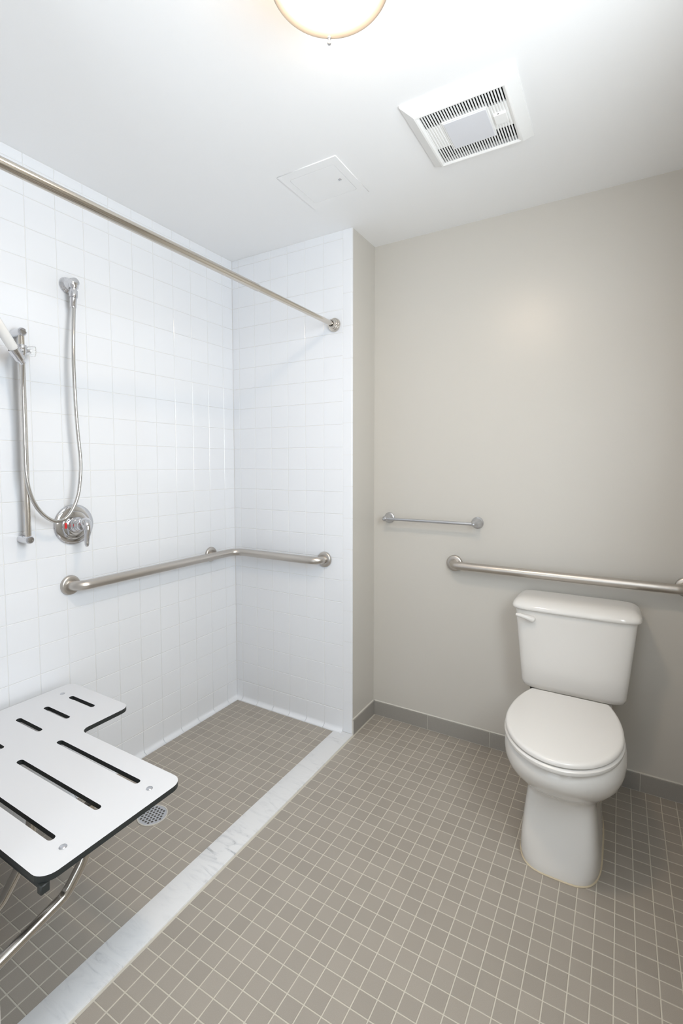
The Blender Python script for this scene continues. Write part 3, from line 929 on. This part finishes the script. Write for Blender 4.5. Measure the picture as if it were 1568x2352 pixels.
bm = bmesh.new(); fs = box(bm, IX0 + 0.0008, IX1 - 0.0008, IY0 + 0.0008, IY1 - 0.0008, -0.0060, 0.0900)
bmesh.ops.delete(bm, geom=[f for f in fs if f.calc_center_median().z < -0.005], context='FACES_ONLY')
finish('housing', bm, M_DARK, g, smooth=False)
NS = 30
LX0, LX1, LY0, LY1 = 1.3440 - FC.x, 1.4770 - FC.x, -0.4750 - FC.y, -0.3400 - FC.y
MY0, MY1 = LY0 + 0.004, LY1 - 0.018      # closed band beside the lens
for k in range(NS + 1):
    x = IX0 + (IX1 - IX0) * k / NS
    bm = bmesh.new(); bevel_box(bm, max(x - 0.0022, IX0), min(x + 0.0022, IX1), IY0, IY1, -0.0220, -0.0190, 0.0005, 1)
    finish('slat', bm, M_PLASTIC, g, smooth=False)
for a, b in ((IX0, LX0 - 0.003), (LX1 + 0.003, IX1)):
    bm = bmesh.new(); box(bm, a, b, MY0, MY1, -0.0195, -0.0140)
    finish('closed_panel', bm, M_PLASTIC, g, smooth=False)
bm = bmesh.new(); bevel_box(bm, LX0 - 0.005, LX1 + 0.005, LY0 - 0.005, LY1 + 0.003, -0.0245, -0.0100, 0.001, 1)
fr = finish('lens_frame', bm, M_PLASTIC, g, smooth=False)
bm = bmesh.new(); bevel_box(bm, LX0, LX1, LY0, LY1, -0.0265, -0.0200, 0.001, 1)
finish('lens', bm, M_LENS, fr, smooth=False)
bm = bmesh.new(); bevel_box(bm, 1.4905 - FC.x, 1.5290 - FC.x, -0.4350 - FC.y, -0.3900 - FC.y, -0.0285, -0.0180, 0.0015, 1)
sb = finish('sensor_cover', bm, M_PLASTIC, g, smooth=False)
bm = bmesh.new(); box(bm, 1.5030 - FC.x, 1.5080 - FC.x, -0.4353 - FC.y, -0.4340 - FC.y, -0.0265, -0.0240)
finish('sensor_slot', bm, M_DARK, sb, smooth=False)

# ------------------------------------------------------------------ access panel
AC = Vector((0.8195, -0.3535, H)); AW, AD_ = 0.1310, 0.1320
g = thing('access_panel', 'small square white access panel with a round lock on the ceiling', 'access panel', AC)
dr = rounded([(-0.1010, -0.0950), (0.1010, -0.0950), (0.1010, 0.0900), (-0.1010, 0.0900)], [0.012] * 4, 6)
me = flat_with_holes('frame', [Vector((-AW, -AD_)), Vector((AW, -AD_)), Vector((AW, AD_)), Vector((-AW, AD_))], [dr], 0.0035)
me.materials.clear(); me.materials.append(M_CEIL)
o = link('frame', me, g); o.location = (0, 0, -0.00175)
dd = rounded([(-0.0998, -0.0938), (0.0998, -0.0938), (0.0998, 0.0888), (-0.0998, 0.0888)], [0.011] * 4, 6)
me = flat_with_holes('door', dd, [], 0.0030)
me.materials.clear(); me.materials.append(M_CEIL)
dro = link('door', me, g); dro.location = (0, 0, -0.0018)
bm = bmesh.new(); lathe(bm, [(0.0068, 0.0), (0.0068, 0.0012), (0.0058, 0.0020), (0.0026, 0.0020), (0.0024, 0.0008), (0.0, 0.0008)], (0.0726, -0.0016, -0.0012), (0, 0, -1), 24)
finish('lock', bm, M_CHROME, dro)

# ------------------------------------------------------------------ ceiling lamp
LC = Vector((1.298, -1.087, H)); ZRG = -0.080
g = thing('ceiling_lamp', 'round flush ceiling lamp with lit opal glass in a metal trim ring', 'ceiling lamp', LC)
bm = bmesh.new(); lathe(bm, [(0.106, 0.0), (0.106, -0.056), (0.102, -0.060), (0.0, -0.060)], (0, 0, 0), (0, 0, 1), 48)
finish('backplate', bm, M_PLASTIC, g)
bm = bmesh.new()
lathe(bm, [(0.094, -0.0605), (0.1000, -0.064), (0.1005, ZRG + 0.0045), (0.0950, ZRG + 0.0005), (0.085, ZRG - 0.0065), (0.070, ZRG - 0.0165), (0.045, ZRG - 0.0280), (0.020, ZRG - 0.0318), (0.0, ZRG - 0.0325)], (0, 0, 0), (0, 0, 1), 48)
finish('glass_bowl', bm, M_GLASS, g, angle=60)
bm = bmesh.new()
pr = [(0.1012, ZRG + 0.012), (0.1012, ZRG + 0.006), (0.1050, ZRG + 0.002), (0.1240, ZRG - 0.0065), (0.1268, ZRG - 0.0065), (0.1285, ZRG - 0.004), (0.1285, ZRG + 0.012)]
rings = [[Vector((r * math.cos(2 * math.pi * k / 64), r * math.sin(2 * math.pi * k / 64), z)) for k in range(64)] for r, z in pr + [pr[0]]]
loft(bm, rings, cap=False); bmesh.ops.remove_doubles(bm, verts=bm.verts[:], dist=1e-5)
finish('trim_ring', bm, M_RING, g, angle=50)
fa = math.atan2(-0.9785 + 1.087, 1.2295 - 1.298)
for k in range(3):
    t = fa + k * 2 * math.pi / 3
    p = Vector((0.1235 * math.cos(t), 0.1235 * math.sin(t), ZRG - 0.005))
    bm = bmesh.new(); lathe(bm, [(0.0045, 0.0), (0.0045, 0.003), (0.0026, 0.0045), (0.0026, 0.0085), (0.0040, 0.0100), (0.0050, 0.0130), (0.0040, 0.0160), (0.0, 0.0175)], p, (0, 0, -1), 20)
    finish('finial', bm, M_SATIN, g)
